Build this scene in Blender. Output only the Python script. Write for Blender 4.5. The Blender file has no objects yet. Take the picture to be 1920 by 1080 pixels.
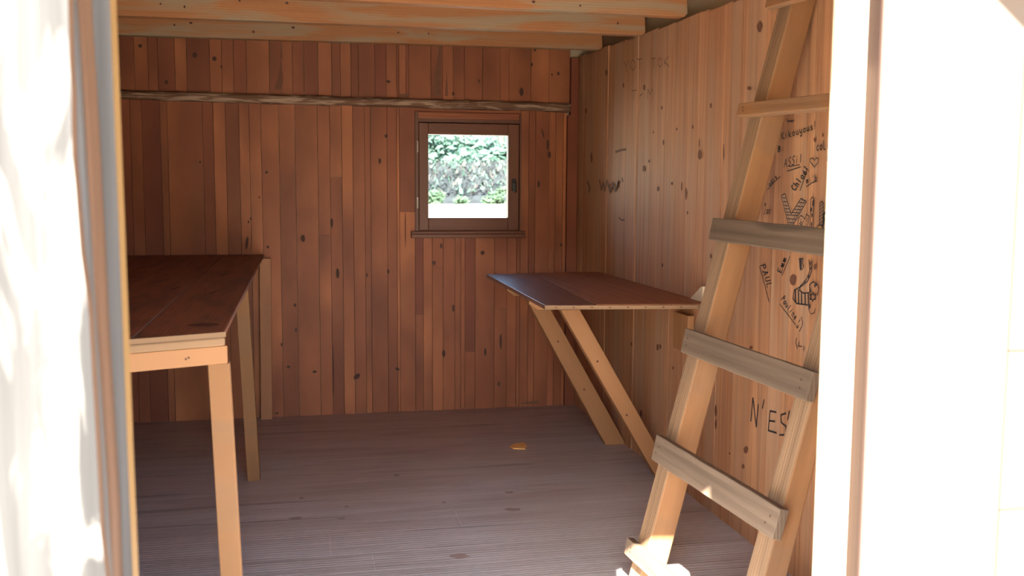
import bpy, bmesh, math, random
from mathutils import Vector as V, noise as mn

random.seed(7)
COL = bpy.context.scene.collection

# ------------------------------------------------------------------ camera
F = 1850.668                      # focal length in pixels of a 1920 wide frame
YAW, PIT, ROL = 0.2123995, -0.1004122, 0.0061255
CAM = V((0.0, 0.0, 1.0934))
cy, sy, cp, sp = math.cos(YAW), math.sin(YAW), math.cos(PIT), math.sin(PIT)
fw = V((sy*cp, cy*cp, sp)); rt0 = V((cy, -sy, 0)); up0 = rt0.cross(fw)
cr, sr = math.cos(ROL), math.sin(ROL)
RT = cr*rt0 + sr*up0
UP = cr*up0 - sr*rt0
AX = {'x': 0, 'y': 1, 'z': 2}

def at(u, v, axis, val):
    """world point where the sight line through photo pixel (u, v) meets a real plane"""
    d = RT*((u-960)/F) - UP*((v-540)/F) + fw
    k = AX[axis]
    return CAM + d*((val-CAM[k])/d[k])

W = 1.3567       # right wall
D = 4.7653       # back wall
XL = -1.06       # left wall
HT = 0.78        # left table height
H2 = 0.71        # right table height

# ------------------------------------------------------------------ materials
def new_mat(name):
    m = bpy.data.materials.new(name); m.use_nodes = True
    nt = m.node_tree; nt.nodes.clear()
    out = nt.nodes.new('ShaderNodeOutputMaterial')
    b = nt.nodes.new('ShaderNodeBsdfPrincipled')
    nt.links.new(b.outputs[0], out.inputs[0])
    return m, nt, b, out

def wood(name, light, dark, rough=0.6, grain=0.35, knots=0.0, stain=None, stain_amt=0.0, stain_scale=(1.2, 6), spec=0.3, bump=0.15,
         streak=0.5, cross=55.0, cracks=0.0):
    m, nt, b, out = new_mat(name)
    N, L = nt.nodes.new, nt.links.new
    uv = N('ShaderNodeUVMap'); uv.uv_map = 'UV'
    att = N('ShaderNodeAttribute'); att.attribute_name = 'tone'
    sepc = N('ShaderNodeSeparateColor'); L(att.outputs['Color'], sepc.inputs[0])
    def mapped(sx, sy_):
        mp = N('ShaderNodeMapping'); mp.inputs['Scale'].default_value = (sx, sy_, 1); L(uv.outputs[0], mp.inputs[0]); return mp.outputs[0]
    def noise(sx, sy_, detail=4, dist=0.0):
        n = N('ShaderNodeTexNoise'); n.inputs['Scale'].default_value = 1; n.inputs['Detail'].default_value = detail
        n.inputs['Distortion'].default_value = dist
        L(mapped(sx, sy_), n.inputs['Vector']); return n.outputs['Fac']
    def ramp(inp, a, c, va=0.0, vc=1.0):
        r = N('ShaderNodeMapRange'); r.inputs[1].default_value = a; r.inputs[2].default_value = c
        r.inputs[3].default_value = va; r.inputs[4].default_value = vc; L(inp, r.inputs[0]); return r.outputs[0]
    def mix(fac, a, c, mode='MIX'):
        x = N('ShaderNodeMix'); x.data_type = 'RGBA'; x.blend_type = mode
        for s, val in ((x.inputs[0], fac), (x.inputs[6], a), (x.inputs[7], c)):
            if hasattr(val, 'links') or hasattr(val, 'is_linked'): L(val, s)
            else: s.default_value = val if not isinstance(val, (tuple, list)) else (*val, 1)[:4]
        return x.outputs[2]
    def math_(op, a, c):
        x = N('ShaderNodeMath'); x.operation = op
        for s, val in ((x.inputs[0], a), (x.inputs[1], c)):
            if hasattr(val, 'is_linked'): L(val, s)
            else: s.default_value = val
        return x.outputs[0]
    base = mix(sepc.outputs[0], dark, light)
    # broad tone drift inside a board, then growth-ring lines that wander along the length
    broad = noise(0.9, 9, 3, 0.6)
    base = mix(ramp(broad, 0.47, 0.56, 0.0, 0.5*streak), base, dark)
    mid = noise(1.1, cross*0.62, 3, 0.4)
    base = mix(ramp(mid, 0.46, 0.68, 0.0, min(1.0, 0.75*streak)), base, tuple(c*0.72 for c in dark))
    rings = N('ShaderNodeTexWave'); rings.wave_type = 'BANDS'; rings.bands_direction = 'Y'
    rings.inputs['Scale'].default_value = 1.0; rings.inputs['Distortion'].default_value = 7.0
    rings.inputs['Detail'].default_value = 2; rings.inputs['Detail Scale'].default_value = 0.35
    L(mapped(0.9, cross*0.45), rings.inputs['Vector'])
    g = noise(3.0, cross*3, 5)
    gl = math_('ADD', math_('MULTIPLY', ramp(rings.outputs['Fac'], 0, 1, 0, 1), 0.45), math_('MULTIPLY', ramp(g, 0.3, 0.7), 0.55))
    base = mix(math_('MULTIPLY', gl, grain), base, tuple(c*0.45 for c in dark))
    if stain:
        st = noise(stain_scale[0], stain_scale[1], 4, 1.0)
        base = mix(ramp(st, 0.48, 0.62, 0, stain_amt), base, stain)
    if cracks:
        ck = noise(0.8, cross*0.55, 3, 0.3)
        base = mix(ramp(ck, 0.64, 0.68, 0, cracks), base, tuple(c*0.16 for c in dark))
    if knots:
        vo = N('ShaderNodeTexVoronoi'); vo.inputs['Scale'].default_value = 1; L(mapped(3.2, 8.0), vo.inputs['Vector'])
        sc = N('ShaderNodeSeparateColor'); L(vo.outputs['Color'], sc.inputs[0])
        pick = math_('GREATER_THAN', sc.outputs[0], 1-knots)
        halo = ramp(vo.outputs['Distance'], 0.03, 0.2, 0.55, 0.0)
        core = ramp(vo.outputs['Distance'], 0.045, 0.075, 0.9, 0.0)
        base = mix(math_('MULTIPLY', pick, halo), base, tuple(c*0.5 for c in dark))
        base = mix(math_('MULTIPLY', pick, core), base, tuple(c*0.14 for c in dark))
    L(base, b.inputs['Base Color'])
    b.inputs['Roughness'].default_value = rough
    b.inputs['Specular IOR Level'].default_value = spec
    bp = N('ShaderNodeBump'); bp.inputs['Strength'].default_value = bump; bp.inputs['Distance'].default_value = 0.004
    L(gl, bp.inputs['Height']); L(bp.outputs[0], b.inputs['Normal'])
    return m

def plain(name, col, rough=0.6, spec=0.3, metal=0.0, var=0.25, scale=30):
    m, nt, b, out = new_mat(name)
    n = nt.nodes.new('ShaderNodeTexNoise'); n.inputs['Scale'].default_value = scale; n.inputs['Detail'].default_value = 4
    tc = nt.nodes.new('ShaderNodeTexCoord'); nt.links.new(tc.outputs['Object'], n.inputs['Vector'])
    x = nt.nodes.new('ShaderNodeMix'); x.data_type = 'RGBA'
    x.inputs[6].default_value = (*[c*(1-var) for c in col], 1); x.inputs[7].default_value = (*[min(1, c*(1+var)) for c in col], 1)
    nt.links.new(n.outputs['Fac'], x.inputs[0]); nt.links.new(x.outputs[2], b.inputs['Base Color'])
    b.inputs['Roughness'].default_value = rough; b.inputs['Specular IOR Level'].default_value = spec; b.inputs['Metallic'].default_value = metal
    return m

M = {}
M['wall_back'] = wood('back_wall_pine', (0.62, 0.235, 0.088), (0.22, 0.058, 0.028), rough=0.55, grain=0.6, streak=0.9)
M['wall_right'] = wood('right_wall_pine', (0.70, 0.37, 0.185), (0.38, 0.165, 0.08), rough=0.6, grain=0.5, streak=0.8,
                       stain=(0.40, 0.29, 0.20), stain_amt=0.35, stain_scale=(0.7, 5))
M['joist'] = wood('joist_pine', (0.38, 0.168, 0.066), (0.28, 0.112, 0.042), rough=0.65, grain=0.2, knots=0.0, streak=0.4,
                  stain=(0.27, 0.205, 0.13), stain_amt=0.85, stain_scale=(1.6, 9))
M['table_top'] = wood('dark_table_boards', (0.29, 0.115, 0.060), (0.15, 0.056, 0.033), rough=0.5, grain=0.4, streak=0.8, spec=0.35,
                      stain=(0.05, 0.025, 0.02), stain_amt=0.7, stain_scale=(2.5, 9))
M['table_gloss'] = wood('dark_table_board_worn_glossy', (0.25, 0.135, 0.105), (0.15, 0.08, 0.065), rough=0.34, grain=0.35, streak=0.8, spec=1.0, bump=0.08)
M['table_red'] = wood('red_brown_table_boards', (0.40, 0.18, 0.09), (0.30, 0.125, 0.062), rough=0.7, grain=0.3, streak=0.6, spec=0.12)
M['pine'] = wood('pale_pine', (0.36, 0.175, 0.074), (0.26, 0.115, 0.046), rough=0.6, grain=0.22, knots=0.03, streak=0.5)
M['pine_raw'] = wood('rough_sawn_pine', (0.34, 0.172, 0.075), (0.235, 0.11, 0.046), rough=0.75, grain=0.3, knots=0.0, streak=0.6,
                     stain=(0.17, 0.11, 0.07), stain_amt=0.4, stain_scale=(3.5, 12), bump=0.3)
M['edge'] = wood('sawn_edge_pine', (0.36, 0.22, 0.12), (0.22, 0.13, 0.072), rough=0.8, grain=0.55, streak=0.8, bump=0.35)
M['grey'] = wood('weathered_grey_board', (0.225, 0.158, 0.108), (0.115, 0.077, 0.051), rough=0.8, grain=0.45, streak=0.8, bump=0.3, cracks=0.5)
M['beam'] = wood('bark_edged_rail', (0.36, 0.20, 0.12), (0.12, 0.062, 0.04), rough=0.85, grain=0.5, streak=0.9, bump=0.5,
                 stain=(0.62, 0.46, 0.33), stain_amt=0.5, stain_scale=(7, 45))
M['window'] = wood('stained_window_wood', (0.17, 0.062, 0.033), (0.12, 0.042, 0.024), rough=0.45, grain=0.2, streak=0.3, spec=0.35)
M['floor'] = wood('worn_grey_floor', (0.64, 0.66, 0.69), (0.50, 0.49, 0.50), rough=0.42, grain=0.4, streak=0.4, spec=0.4, bump=0.25, cross=40, cracks=0.4,
                  stain=(0.32, 0.29, 0.28), stain_amt=0.4, stain_scale=(1.6, 12))
M['floor_stain'] = plain('floor_stain', (0.33, 0.27, 0.25), 0.7)
def floor_light_and_streaks():
    # doorway light painted into the colour: boards at the back turn darker and browner
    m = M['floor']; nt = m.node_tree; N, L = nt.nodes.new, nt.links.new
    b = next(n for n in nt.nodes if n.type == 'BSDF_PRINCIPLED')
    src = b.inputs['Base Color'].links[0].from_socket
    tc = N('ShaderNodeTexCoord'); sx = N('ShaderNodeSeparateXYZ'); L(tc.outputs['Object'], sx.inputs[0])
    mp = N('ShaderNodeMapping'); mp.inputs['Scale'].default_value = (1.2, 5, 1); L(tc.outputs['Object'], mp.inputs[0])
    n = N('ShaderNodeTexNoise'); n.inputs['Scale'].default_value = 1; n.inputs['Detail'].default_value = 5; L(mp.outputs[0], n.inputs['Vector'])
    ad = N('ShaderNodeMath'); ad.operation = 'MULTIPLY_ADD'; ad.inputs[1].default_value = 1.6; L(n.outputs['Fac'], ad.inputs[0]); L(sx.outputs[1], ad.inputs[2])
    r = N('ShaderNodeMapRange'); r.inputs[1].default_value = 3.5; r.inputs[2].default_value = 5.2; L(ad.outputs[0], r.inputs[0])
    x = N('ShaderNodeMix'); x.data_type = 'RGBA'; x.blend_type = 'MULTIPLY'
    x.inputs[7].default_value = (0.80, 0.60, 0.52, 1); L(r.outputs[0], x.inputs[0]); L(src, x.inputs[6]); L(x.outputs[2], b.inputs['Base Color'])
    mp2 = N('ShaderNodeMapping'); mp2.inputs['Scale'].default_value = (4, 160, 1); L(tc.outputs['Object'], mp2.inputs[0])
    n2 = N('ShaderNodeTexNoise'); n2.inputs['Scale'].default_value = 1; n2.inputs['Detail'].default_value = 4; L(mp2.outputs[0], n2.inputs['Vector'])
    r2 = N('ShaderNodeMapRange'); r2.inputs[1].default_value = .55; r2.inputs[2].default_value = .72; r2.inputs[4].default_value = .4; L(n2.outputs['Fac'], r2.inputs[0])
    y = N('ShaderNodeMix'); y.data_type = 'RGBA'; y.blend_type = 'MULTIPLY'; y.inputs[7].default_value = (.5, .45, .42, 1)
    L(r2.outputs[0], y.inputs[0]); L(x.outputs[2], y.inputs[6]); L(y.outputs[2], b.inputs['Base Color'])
floor_light_and_streaks()
M['weather'] = wood('silvered_outdoor_boards', (0.040, 0.039, 0.039), (0.011, 0.0105, 0.011), rough=0.85, grain=0.5, streak=1.2, bump=0.6, cross=28, cracks=0.6, stain=(0.075, 0.072, 0.068), stain_amt=0.9, stain_scale=(5, 22))
M['weather2'] = wood('pale_outdoor_boards', (0.068, 0.049, 0.039), (0.061, 0.044, 0.035), rough=0.85, grain=0.1, streak=0.4, cross=35)
M['slab_edge'] = wood('orange_slab_edge', (0.125, 0.065, 0.036), (0.075, 0.034, 0.018), rough=0.8, grain=0.4, streak=0.7)
M['jamb_grey'] = wood('grey_jamb_board', (0.085, 0.080, 0.082), (0.045, 0.041, 0.042), rough=0.75, grain=0.5, streak=0.8, cracks=0.3)
M['jamb_gold'] = wood('golden_jamb_edge', (0.20, 0.115, 0.042), (0.16, 0.085, 0.028), rough=0.6, grain=0.2, streak=0.3)
M['jamb_white'] = wood('cream_jamb_post', (0.80, 0.66, 0.48), (0.72, 0.55, 0.37), rough=0.7, grain=0.15, streak=0.3)
M['dull'] = wood('dull_roof_boards', (0.58, 0.47, 0.32), (0.40, 0.31, 0.2), rough=0.8, grain=0.4)
M['knot'] = plain('dark_knot', (0.060, 0.024, 0.015), 0.7)
M['knot2'] = plain('brown_knot', (0.15, 0.060, 0.034), 0.7)
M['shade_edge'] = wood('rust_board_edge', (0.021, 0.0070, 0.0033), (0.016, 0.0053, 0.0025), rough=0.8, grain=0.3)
M['ink'] = plain('marker_ink', (0.03, 0.024, 0.026), 0.6)
M['ink_faint'] = plain('faded_ink', (0.15, 0.075, 0.045), 0.7)
M['yellow_ink'] = plain('yellow_ink', (0.62, 0.42, 0.03), 0.7)
M['white_ink'] = plain('pale_ink', (0.40, 0.24, 0.15), 0.7)
M['iron'] = plain('dark_iron', (0.03, 0.027, 0.025), 0.4, 0.5, 0.6)
M['steel'] = plain('dull_steel', (0.3, 0.24, 0.2), 0.5, 0.5, 0.5)
M['chip'] = plain('orange_wood_chip', (0.80, 0.42, 0.14), 0.7)
M['dirt'] = plain('pale_dry_ground', (0.62, 0.56, 0.44), 0.95, 0.1, 0, 0.2, 1.5)
M['bank'] = plain('grey_bank', (0.022, 0.026, 0.029), 0.95, 0.1, 0, 0.7, 2.2)
M['bark'] = plain('tree_bark', (0.05, 0.048, 0.046), 0.9, 0.1, 0, 0.4, 6)

def leaf_mat(name, a, c):
    m, nt, b, out = new_mat(name)
    oi = nt.nodes.new('ShaderNodeAttribute'); oi.attribute_name = 'tone'
    x = nt.nodes.new('ShaderNodeMix'); x.data_type = 'RGBA'
    x.inputs[6].default_value = (*a, 1); x.inputs[7].default_value = (*c, 1)
    nt.links.new(oi.outputs['Fac'], x.inputs[0]); nt.links.new(x.outputs[2], b.inputs['Base Color'])
    b.inputs['Roughness'].default_value = 0.6
    tr = nt.nodes.new('ShaderNodeBsdfTranslucent'); nt.links.new(x.outputs[2], tr.inputs[0])
    ms = nt.nodes.new('ShaderNodeMixShader'); ms.inputs[0].default_value = 0.35
    nt.links.new(b.outputs[0], ms.inputs[1]); nt.links.new(tr.outputs[0], ms.inputs[2]); nt.links.new(ms.outputs[0], out.inputs[0])
    return m
M['leaf'] = leaf_mat('light_leaves', (0.038, 0.090, 0.066), (0.115, 0.185, 0.145))
M['leaf2'] = leaf_mat('shrub_leaves', (0.03, 0.065, 0.038), (0.08, 0.125, 0.075))

def glass_mat():
    m = bpy.data.materials.new('window_glass'); m.use_nodes = True
    nt = m.node_tree; nt.nodes.clear()
    out = nt.nodes.new('ShaderNodeOutputMaterial')
    t = nt.nodes.new('ShaderNodeBsdfTransparent'); t.inputs[0].default_value = (0.95, 0.98, 0.97, 1)
    g = nt.nodes.new('ShaderNodeBsdfGlossy'); g.inputs['Roughness'].default_value = 0.02
    fr = nt.nodes.new('ShaderNodeFresnel'); fr.inputs[0].default_value = 1.45
    ms = nt.nodes.new('ShaderNodeMixShader')
    nt.links.new(fr.outputs[0], ms.inputs[0]); nt.links.new(t.outputs[0], ms.inputs[1]); nt.links.new(g.outputs[0], ms.inputs[2])
    nt.links.new(ms.outputs[0], out.inputs[0])
    return m
M['glass'] = glass_mat()

# ------------------------------------------------------------------ mesh building
class MB:
    """collects prisms and boxes, each with board UVs (u along the grain) and a tone; build() links ONE mesh object"""
    def __init__(self):
        self.bm = bmesh.new(); self.uv = self.bm.loops.layers.uv.new('UV'); self.cl = self.bm.loops.layers.float_color.new('tone')
        self.mats = []
    def _mi(self, m):
        if m not in self.mats: self.mats.append(m)
        return self.mats.index(m)
    def _fin(self, faces, longv, tone, mat):
        l = longv.normalized(); c1 = l.orthogonal().normalized(); c2 = l.cross(c1)
        # keep the across axes aligned with the world so neighbouring faces share grain
        ou, ov = random.uniform(0, 40), random.uniform(0, 40)
        mi = self._mi(mat)
        for f in faces:
            f.material_index = mi
            for lp in f.loops:
                p = lp.vert.co
                lp[self.uv].uv = (p.dot(l)+ou, p.dot(c1)+p.dot(c2)*0.93+ov)
                lp[self.cl] = (tone, tone, tone, 1)
    def prism(self, pts, ext, longv, tone=0.5, mat=None):
        """polygon (list of points) swept along ext"""
        ext = V(ext)
        a = [self.bm.verts.new(V(p)) for p in pts]; b = [self.bm.verts.new(V(p)+ext) for p in pts]
        n = len(pts); fs = []
        fs.append(self.bm.faces.new(a)); fs.append(self.bm.faces.new(b[::-1]))
        for i in range(n):
            j = (i+1) % n
            fs.append(self.bm.faces.new((a[j], a[i], b[i], b[j])))
        bmesh.ops.recalc_face_normals(self.bm, faces=fs)
        self._fin(fs, V(longv), tone, mat)
        return fs
    def box(self, o, ex, ey, ez, tone=0.5, mat=None, longv=None):
        o, ex, ey, ez = V(o), V(ex), V(ey), V(ez)
        if longv is None: longv = max((ex, ey, ez), key=lambda q: q.length)
        return self.prism([o, o+ex, o+ex+ey, o+ey], ez, longv, tone, mat)
    def abox(self, x0, x1, y0, y1, z0, z1, tone=0.5, mat=None, longv=None):
        return self.box((x0, y0, z0), (x1-x0, 0, 0), (0, y1-y0, 0), (0, 0, z1-z0), tone, mat, longv)
    def flat(self, pts, mat, tone=0.5, longv=(0, 0, 1)):
        vs = [self.bm.verts.new(V(p)) for p in pts]
        f = self.bm.faces.new(vs); self._fin([f], V(longv), tone, mat); return f
    def build(self, name, parent=None, bevel=0.0, origin=None):
        me = bpy.data.meshes.new(name)
        if origin is not None:
            for v in self.bm.verts: v.co -= V(origin)
        self.bm.normal_update(); self.bm.to_mesh(me); self.bm.free()
        for m in self.mats: me.materials.append(m)
        o = bpy.data.objects.new(name, me); COL.objects.link(o)
        if origin is not None: o.location = origin
        if parent is not None: o.parent = parent; o.matrix_parent_inverse = parent.matrix_world.inverted() if False else o.matrix_parent_inverse
        if bevel:
            bv = o.modifiers.new('soft_edges', 'BEVEL'); bv.width = bevel; bv.segments = 2; bv.limit_method = 'ANGLE'; bv.angle_limit = 0.7
        return o

def tag(o, label=None, cat=None, group=None, kind=None):
    if label: o['label'] = label
    if cat: o['category'] = cat
    if group: o['group'] = group
    if kind: o['kind'] = kind
    return o

def thing(name, label, cat, group=None):
    o = bpy.data.objects.new(name, None); COL.objects.link(o); o.empty_display_size = 0.1
    return tag(o, label, cat, group)

def ellipse(c, ax, ay, n=12, jit=0.12):
    c, ax, ay = V(c), V(ax), V(ay)
    return [c+ax*math.cos(2*math.pi*i/n)*(1+random.uniform(-jit, jit))+ay*math.sin(2*math.pi*i/n)*(1+random.uniform(-jit, jit)) for i in range(n)]

X, Y, Z = V((1, 0, 0)), V((0, 1, 0)), V((0, 0, 1))

# ------------------------------------------------------------------ setting: floor
mb = MB()
y = 1.02
while y < D+0.04:
    w = random.choice((0.14, 0.16, 0.18))
    x = XL-0.03-random.uniform(0, 1.2)
    while x < W+0.02:
        ln = random.uniform(1.6, 2.6)
        x0, x1 = max(x, XL-0.03), min(x+ln, W+0.03)
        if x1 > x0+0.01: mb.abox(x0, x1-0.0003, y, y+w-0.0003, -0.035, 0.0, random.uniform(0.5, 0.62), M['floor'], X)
        x += ln
    y += w
for f in mb.bm.faces:
    for lp_ in f.loops: lp_[mb.uv].uv = (lp_.vert.co.x, lp_.vert.co.y+lp_.vert.co.z); lp_[mb.cl] = (.6, .6, .6, 1)
for u, v, ru, rv in ((744, 891, 6, 2), (832, 942, 5, 2), (860, 1043, 20, 4), (650, 950, 5, 2), (555, 972, 12, 3), (955, 923, 9, 2), (960, 955, 14, 3), (640, 972, 9, 2), (565, 934, 4, 2)):
    c = at(u, v, 'z', 0.0004); a = at(u+ru, v, 'z', 0.0004)-c; b_ = at(u, v-rv, 'z', 0.0004)-c
    mb.flat(ellipse(c, a, b_, 12, .3), M['floor_stain'])
floor = mb.build('floor'); tag(floor, kind='structure')
mb = MB(); mb.abox(XL-0.05, W+0.05, 1.0, D+0.06, -0.06, -0.036, 0.1, M['dull'])
mb.build('floor_underlay', floor)

# ------------------------------------------------------------------ setting: back wall
BEAM_Z0, BEAM_Z1 = 1.478, 1.518
WX0, WX1, WZ0, WZ1 = 0.548, 1.068, 0.872, 1.455       # rough opening of the window

def board_edges(pxs, v):
    return [at(u, v, 'y', D).x for u in pxs]

mb = MB()
T = M['wall_back']
def back_board(xa, xb, z0, z1, tone, split=True):
    dy = random.uniform(0, 0.004)
    segs = [(z0, z1, tone)]
    if split and random.random() < 0.28 and z1-z0 > 0.5:
        zc = random.uniform(z0+0.2, z1-0.15)
        segs = [(z0, zc, tone), (zc, z1, min(1, max(0, tone+random.choice((-0.3, -0.2, 0.22)))))]
    for a, b_, t in segs:
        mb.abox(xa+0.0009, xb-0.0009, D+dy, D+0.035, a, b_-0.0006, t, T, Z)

# left of the window, rail to floor: (left edge, right edge, tone)
e = board_edges([222, 247, 269, 303, 316, 382, 402, 425, 450, 469, 491], 328)
tn = [.12, .3, .08, .42, .58, .12, .52, .58, .58, .62]
e2 = board_edges([524, 554, 596], 313); e += e2; tn += [.6, .5, .55]
for i, t in enumerate(tn): back_board(e[i], e[i+1], 0, BEAM_Z0+0.03, t, split=False)
ex = board_edges([596, 619, 641, 662, 684, 695, 726, 744, 749, 770], 313)
zs = at(630, 332, 'y', D).z; zs2 = at(760, 397, 'y', D).z; zs3 = at(608, 440, 'y', D).z
mb_t = [.33, None, .55, .38, .62, .38, .25, .68]
for i, t in enumerate(mb_t):
    if t is None:
        back_board(ex[i], ex[i+1], zs, BEAM_Z0+0.03, .82, False); back_board(ex[i], ex[i+1], 0, zs, .3, False)
    elif i == 0:
        back_board(ex[i], ex[i+1], zs3, BEAM_Z0+0.03, t, False); back_board(ex[i], ex[i+1], 0, zs3, .52, False)
    else: back_board(ex[i], ex[i+1], 0, BEAM_Z0+0.03, t, False)
x_end = WX0
back_board(ex[8], x_end, zs2, BEAM_Z0+0.03, .25, False); back_board(ex[8], x_end, 0, zs2, .6, False)
# left part hidden by the door frame
x = e[0]
while x > XL-0.02:
    w = random.uniform(0.05, 0.11); back_board(x-w, x, 0, BEAM_Z0+0.03, random.uniform(.05, .5)); x -= w
# below the window
ew = [x_end]+board_edges([794, 811, 831, 853, 864, 872, 891, 927, 950, 968], 587)+[WX1]
tw = [.3, .52, .42, .4, .33, .48, .28, .48, .45, .35, .36]
for i, t in enumerate(tw): back_board(ew[i], ew[i+1], 0, WZ0+0.02, t)
mb.abox(WX0, WX1, D+0.004, D+0.035, WZ1-0.002, BEAM_Z0+0.03, .3, T, X)
# right of the window
er = [WX1]+board_edges([992, 1004, 1030, 1042, 1056], 300)+[1.3]
tr_ = [.55, .4, .5, .3, .45, .3]
for i, t in enumerate(tr_): back_board(er[i], er[i+1], 0, BEAM_Z0+0.03, t)
# panel above the rail
pu = [226, 252, 278, 296, 328, 350, 393, 416, 438, 462, 505, 527, 548, 570, 596, 622, 638, 658, 672, 703, 724, 744, 748, 761, 766, 808, 830, 850, 871, 905, 938, 955, 996, 1030, 1069]
tu = [.25, .3, .33, .3, .52, .3, .5, .5, .1, .62, .42, .35, .4, .18, .45, .28, .55, .2, .42, .06, .6, .1, .65, .1, .5, .4, .48, .62, .4, .45, .42, .48, .5, .5]
eu = board_edges(pu, 130)
for i, t in enumerate(tu): back_board(eu[i], eu[i+1], BEAM_Z1-0.03, 1.88, t, False)
x = eu[0]
while x > XL-0.02:
    w = random.uniform(0.06, 0.11); back_board(x-w, x, BEAM_Z1-0.03, 1.88, random.uniform(.1, .4), False); x -= w
# knots and resin scars on the wall face
def wall_knot(u, v, ru, rv, tilt=0.0):
    c = at(u, v, 'y', D-0.0006); s = D/F
    ca, sa = math.cos(tilt), math.sin(tilt)
    ru, rv = ru*.8, rv*.85
    mb.flat(ellipse(c, (ru*s*ca, 0, ru*s*sa), (-rv*s*sa, 0, rv*s*ca)), M['knot'])
for k in [(263, 86, 4, 4), (365, 103, 5, 6), (402, 110, 5, 5), (415, 125, 2, 3), (312, 154, 4, 4), (568, 447, 5, 8), (633, 513, 4, 11), (669, 706, 9, 5, 0.6), (375, 304, 2, 3),
          (500, 323, 3, 3), (502, 463, 3, 3), (486, 370, 2, 2), (712, 302, 3, 6), (724, 255, 4, 4), (622, 418, 3, 10), (728, 509, 3, 5), (688, 516, 2, 5), (745, 692, 6, 3, -.5),
          (978, 172, 5, 9), (997, 121, 3, 4), (1047, 138, 3, 4), (1035, 140, 2, 3), (1003, 93, 3, 4), (850, 176, 3, 4), (898, 152, 2, 4), (728, 153, 5, 3), (1027, 272, 3, 12), (1018, 250, 2, 12, .3),
          (1030, 290, 4, 8), (827, 461, 3, 6), (814, 493, 4, 5), (905, 474, 5, 5), (850, 578, 3, 8), (832, 663, 4, 8), (939, 640, 3, 18), (910, 660, 3, 9), (935, 720, 3, 6), (1052, 459, 3, 4),
          (541, 688, 4, 3), (555, 619, 2, 5), (553, 572, 3, 4), (590, 697, 5, 3), (528, 646, 2, 4), (466, 416, 2, 3), (470, 410, 2, 3), (463, 455, 3, 14, -.15), (519, 775, 4, 2), (625, 690, 1.2, 60), (1010, 345, 3, 8), (760, 430, 1, 40)]:
    wall_knot(*k)
# dark resin flames
for pts in ([(527, 108), (531, 150), (528, 168), (513, 168), (522, 145)], [(527, 70), (530, 110), (526, 110)], [(824, 85), (828, 85), (826, 180), (812, 180), (816, 130)],
            [(838, 130), (840, 180), (834, 180)], [(748, 176), (766, 176), (766, 182), (748, 182)], [(980, 755), (1010, 750), (1008, 757), (976, 758)]):
    mb.flat([at(u, v, 'y', D-0.0007) for u, v in pts], M['knot2'])
wall_back = mb.build('wall_back'); tag(wall_back, kind='structure')
mb = MB()   # outer skin with the window hole left open
for a in ((XL-0.05, WX0, 0), (WX1, W+0.15, 0)): mb.abox(a[0], a[1], D+0.036, D+0.06, -0.3, 1.9, .4, M['dull'])
mb.abox(WX0, WX1, D+0.036, D+0.06, -0.3, WZ0, .4, M['dull']); mb.abox(WX0, WX1, D+0.036, D+0.06, WZ1, 1.9, .4, M['dull'])
mb.build('outer_boarding', wall_back)

# round bark-edged rail nailed along the back wall
def rail():
    mb = MB(); bm = mb.bm
    n, k = 150, 9
    x0, x1 = XL+0.004, 1.312
    rings = []
    for i in range(n+1):
        x = x0+(x1-x0)*i/n
        t = (x+0.777)/(1.318+0.777)
        zt = 1.523+(1.514-1.523)*t+0.004*mn.noise((x*6, 1, 0))+0.0035*mn.noise((x*23, 4, 0))
        zb = 1.4805+(1.469-1.4805)*t+0.006*mn.noise((x*5, 9, 0))+0.003*mn.noise((x*19, 2, 0))
        zc, h = (zt+zb)/2, (zt-zb)/2
        ring = []
        for j in range(k):
            a = math.pi*j/(k-1)
            r = 1+0.12*mn.noise((x*14, a*2, 3))
            ring.append(bm.verts.new((x, D-0.001-0.03*math.sin(a)*r, zc+h*math.cos(a))))
        rings.append(ring)
    fs = []
    for i in range(n):
        for j in range(k-1):
            fs.append(bm.faces.new((rings[i][j], rings[i+1][j], rings[i+1][j+1], rings[i][j+1])))
    fs.append(bm.faces.new(rings[0])); fs.append(bm.faces.new(rings[-1][::-1]))
    fs2 = [bm.faces.new((rings[i][0], rings[i][-1], rings[i+1][-1], rings[i+1][0])) for i in range(n)]
    bmesh.ops.recalc_face_normals(bm, faces=fs+fs2)
    for f in fs: f.smooth = True
    mb._fin(fs+fs2, X, .45, M['beam'])
    o = mb.build('wall_rail')
    tag(o, 'rough half-round rail with bark edges running across the back wall above the window', 'rail')
rail()

# ------------------------------------------------------------------ window
win = bpy.data.objects.new('window_1', None); COL.objects.link(win); win.location = (0, 0, 0); tag(win, kind='structure')
WM = M['window']
gl = (at(803, 251, 'y', D), at(952, 409, 'y', D))
gx0, gx1, gz0, gz1 = gl[0].x, gl[1].x, gl[1].z+0.002, gl[0].z-0.002
sx0, sx1, sz0, sz1 = 0.566, 1.058, 0.889, 1.405
mb = MB()     # fixed frame lining the opening
mb.abox(WX0, sx0-0.003, D-0.012, D+0.07, WZ0, WZ1, .2, WM, Z); mb.abox(sx1+0.003, WX1, D-0.012, D+0.07, WZ0, WZ1, .2, WM, Z)
mb.abox(sx0-0.003, sx1+0.003, D-0.004, D+0.07, sz1+0.004, WZ1, .0, WM, X); mb.abox(sx0-0.003, sx1+0.003, D-0.004, D+0.07, WZ0, sz0-0.004, .0, WM, X)
for q in ((gx0-.06, gx1+.06, gz1+.02, WZ1), (gx0-.06, gx1+.06, WZ0, gz0-.02)): mb.abox(q[0], q[1], D+0.041, D+0.07, q[2], q[3], .1, WM, X)
for q in ((WX0, gx0-.012), (gx1+.012, WX1)): mb.abox(q[0], q[1], D+0.041, D+0.07, WZ0, WZ1, .1, WM, Z)
mb.build('window_frame', win)
mb = MB()     # opening sash
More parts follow.
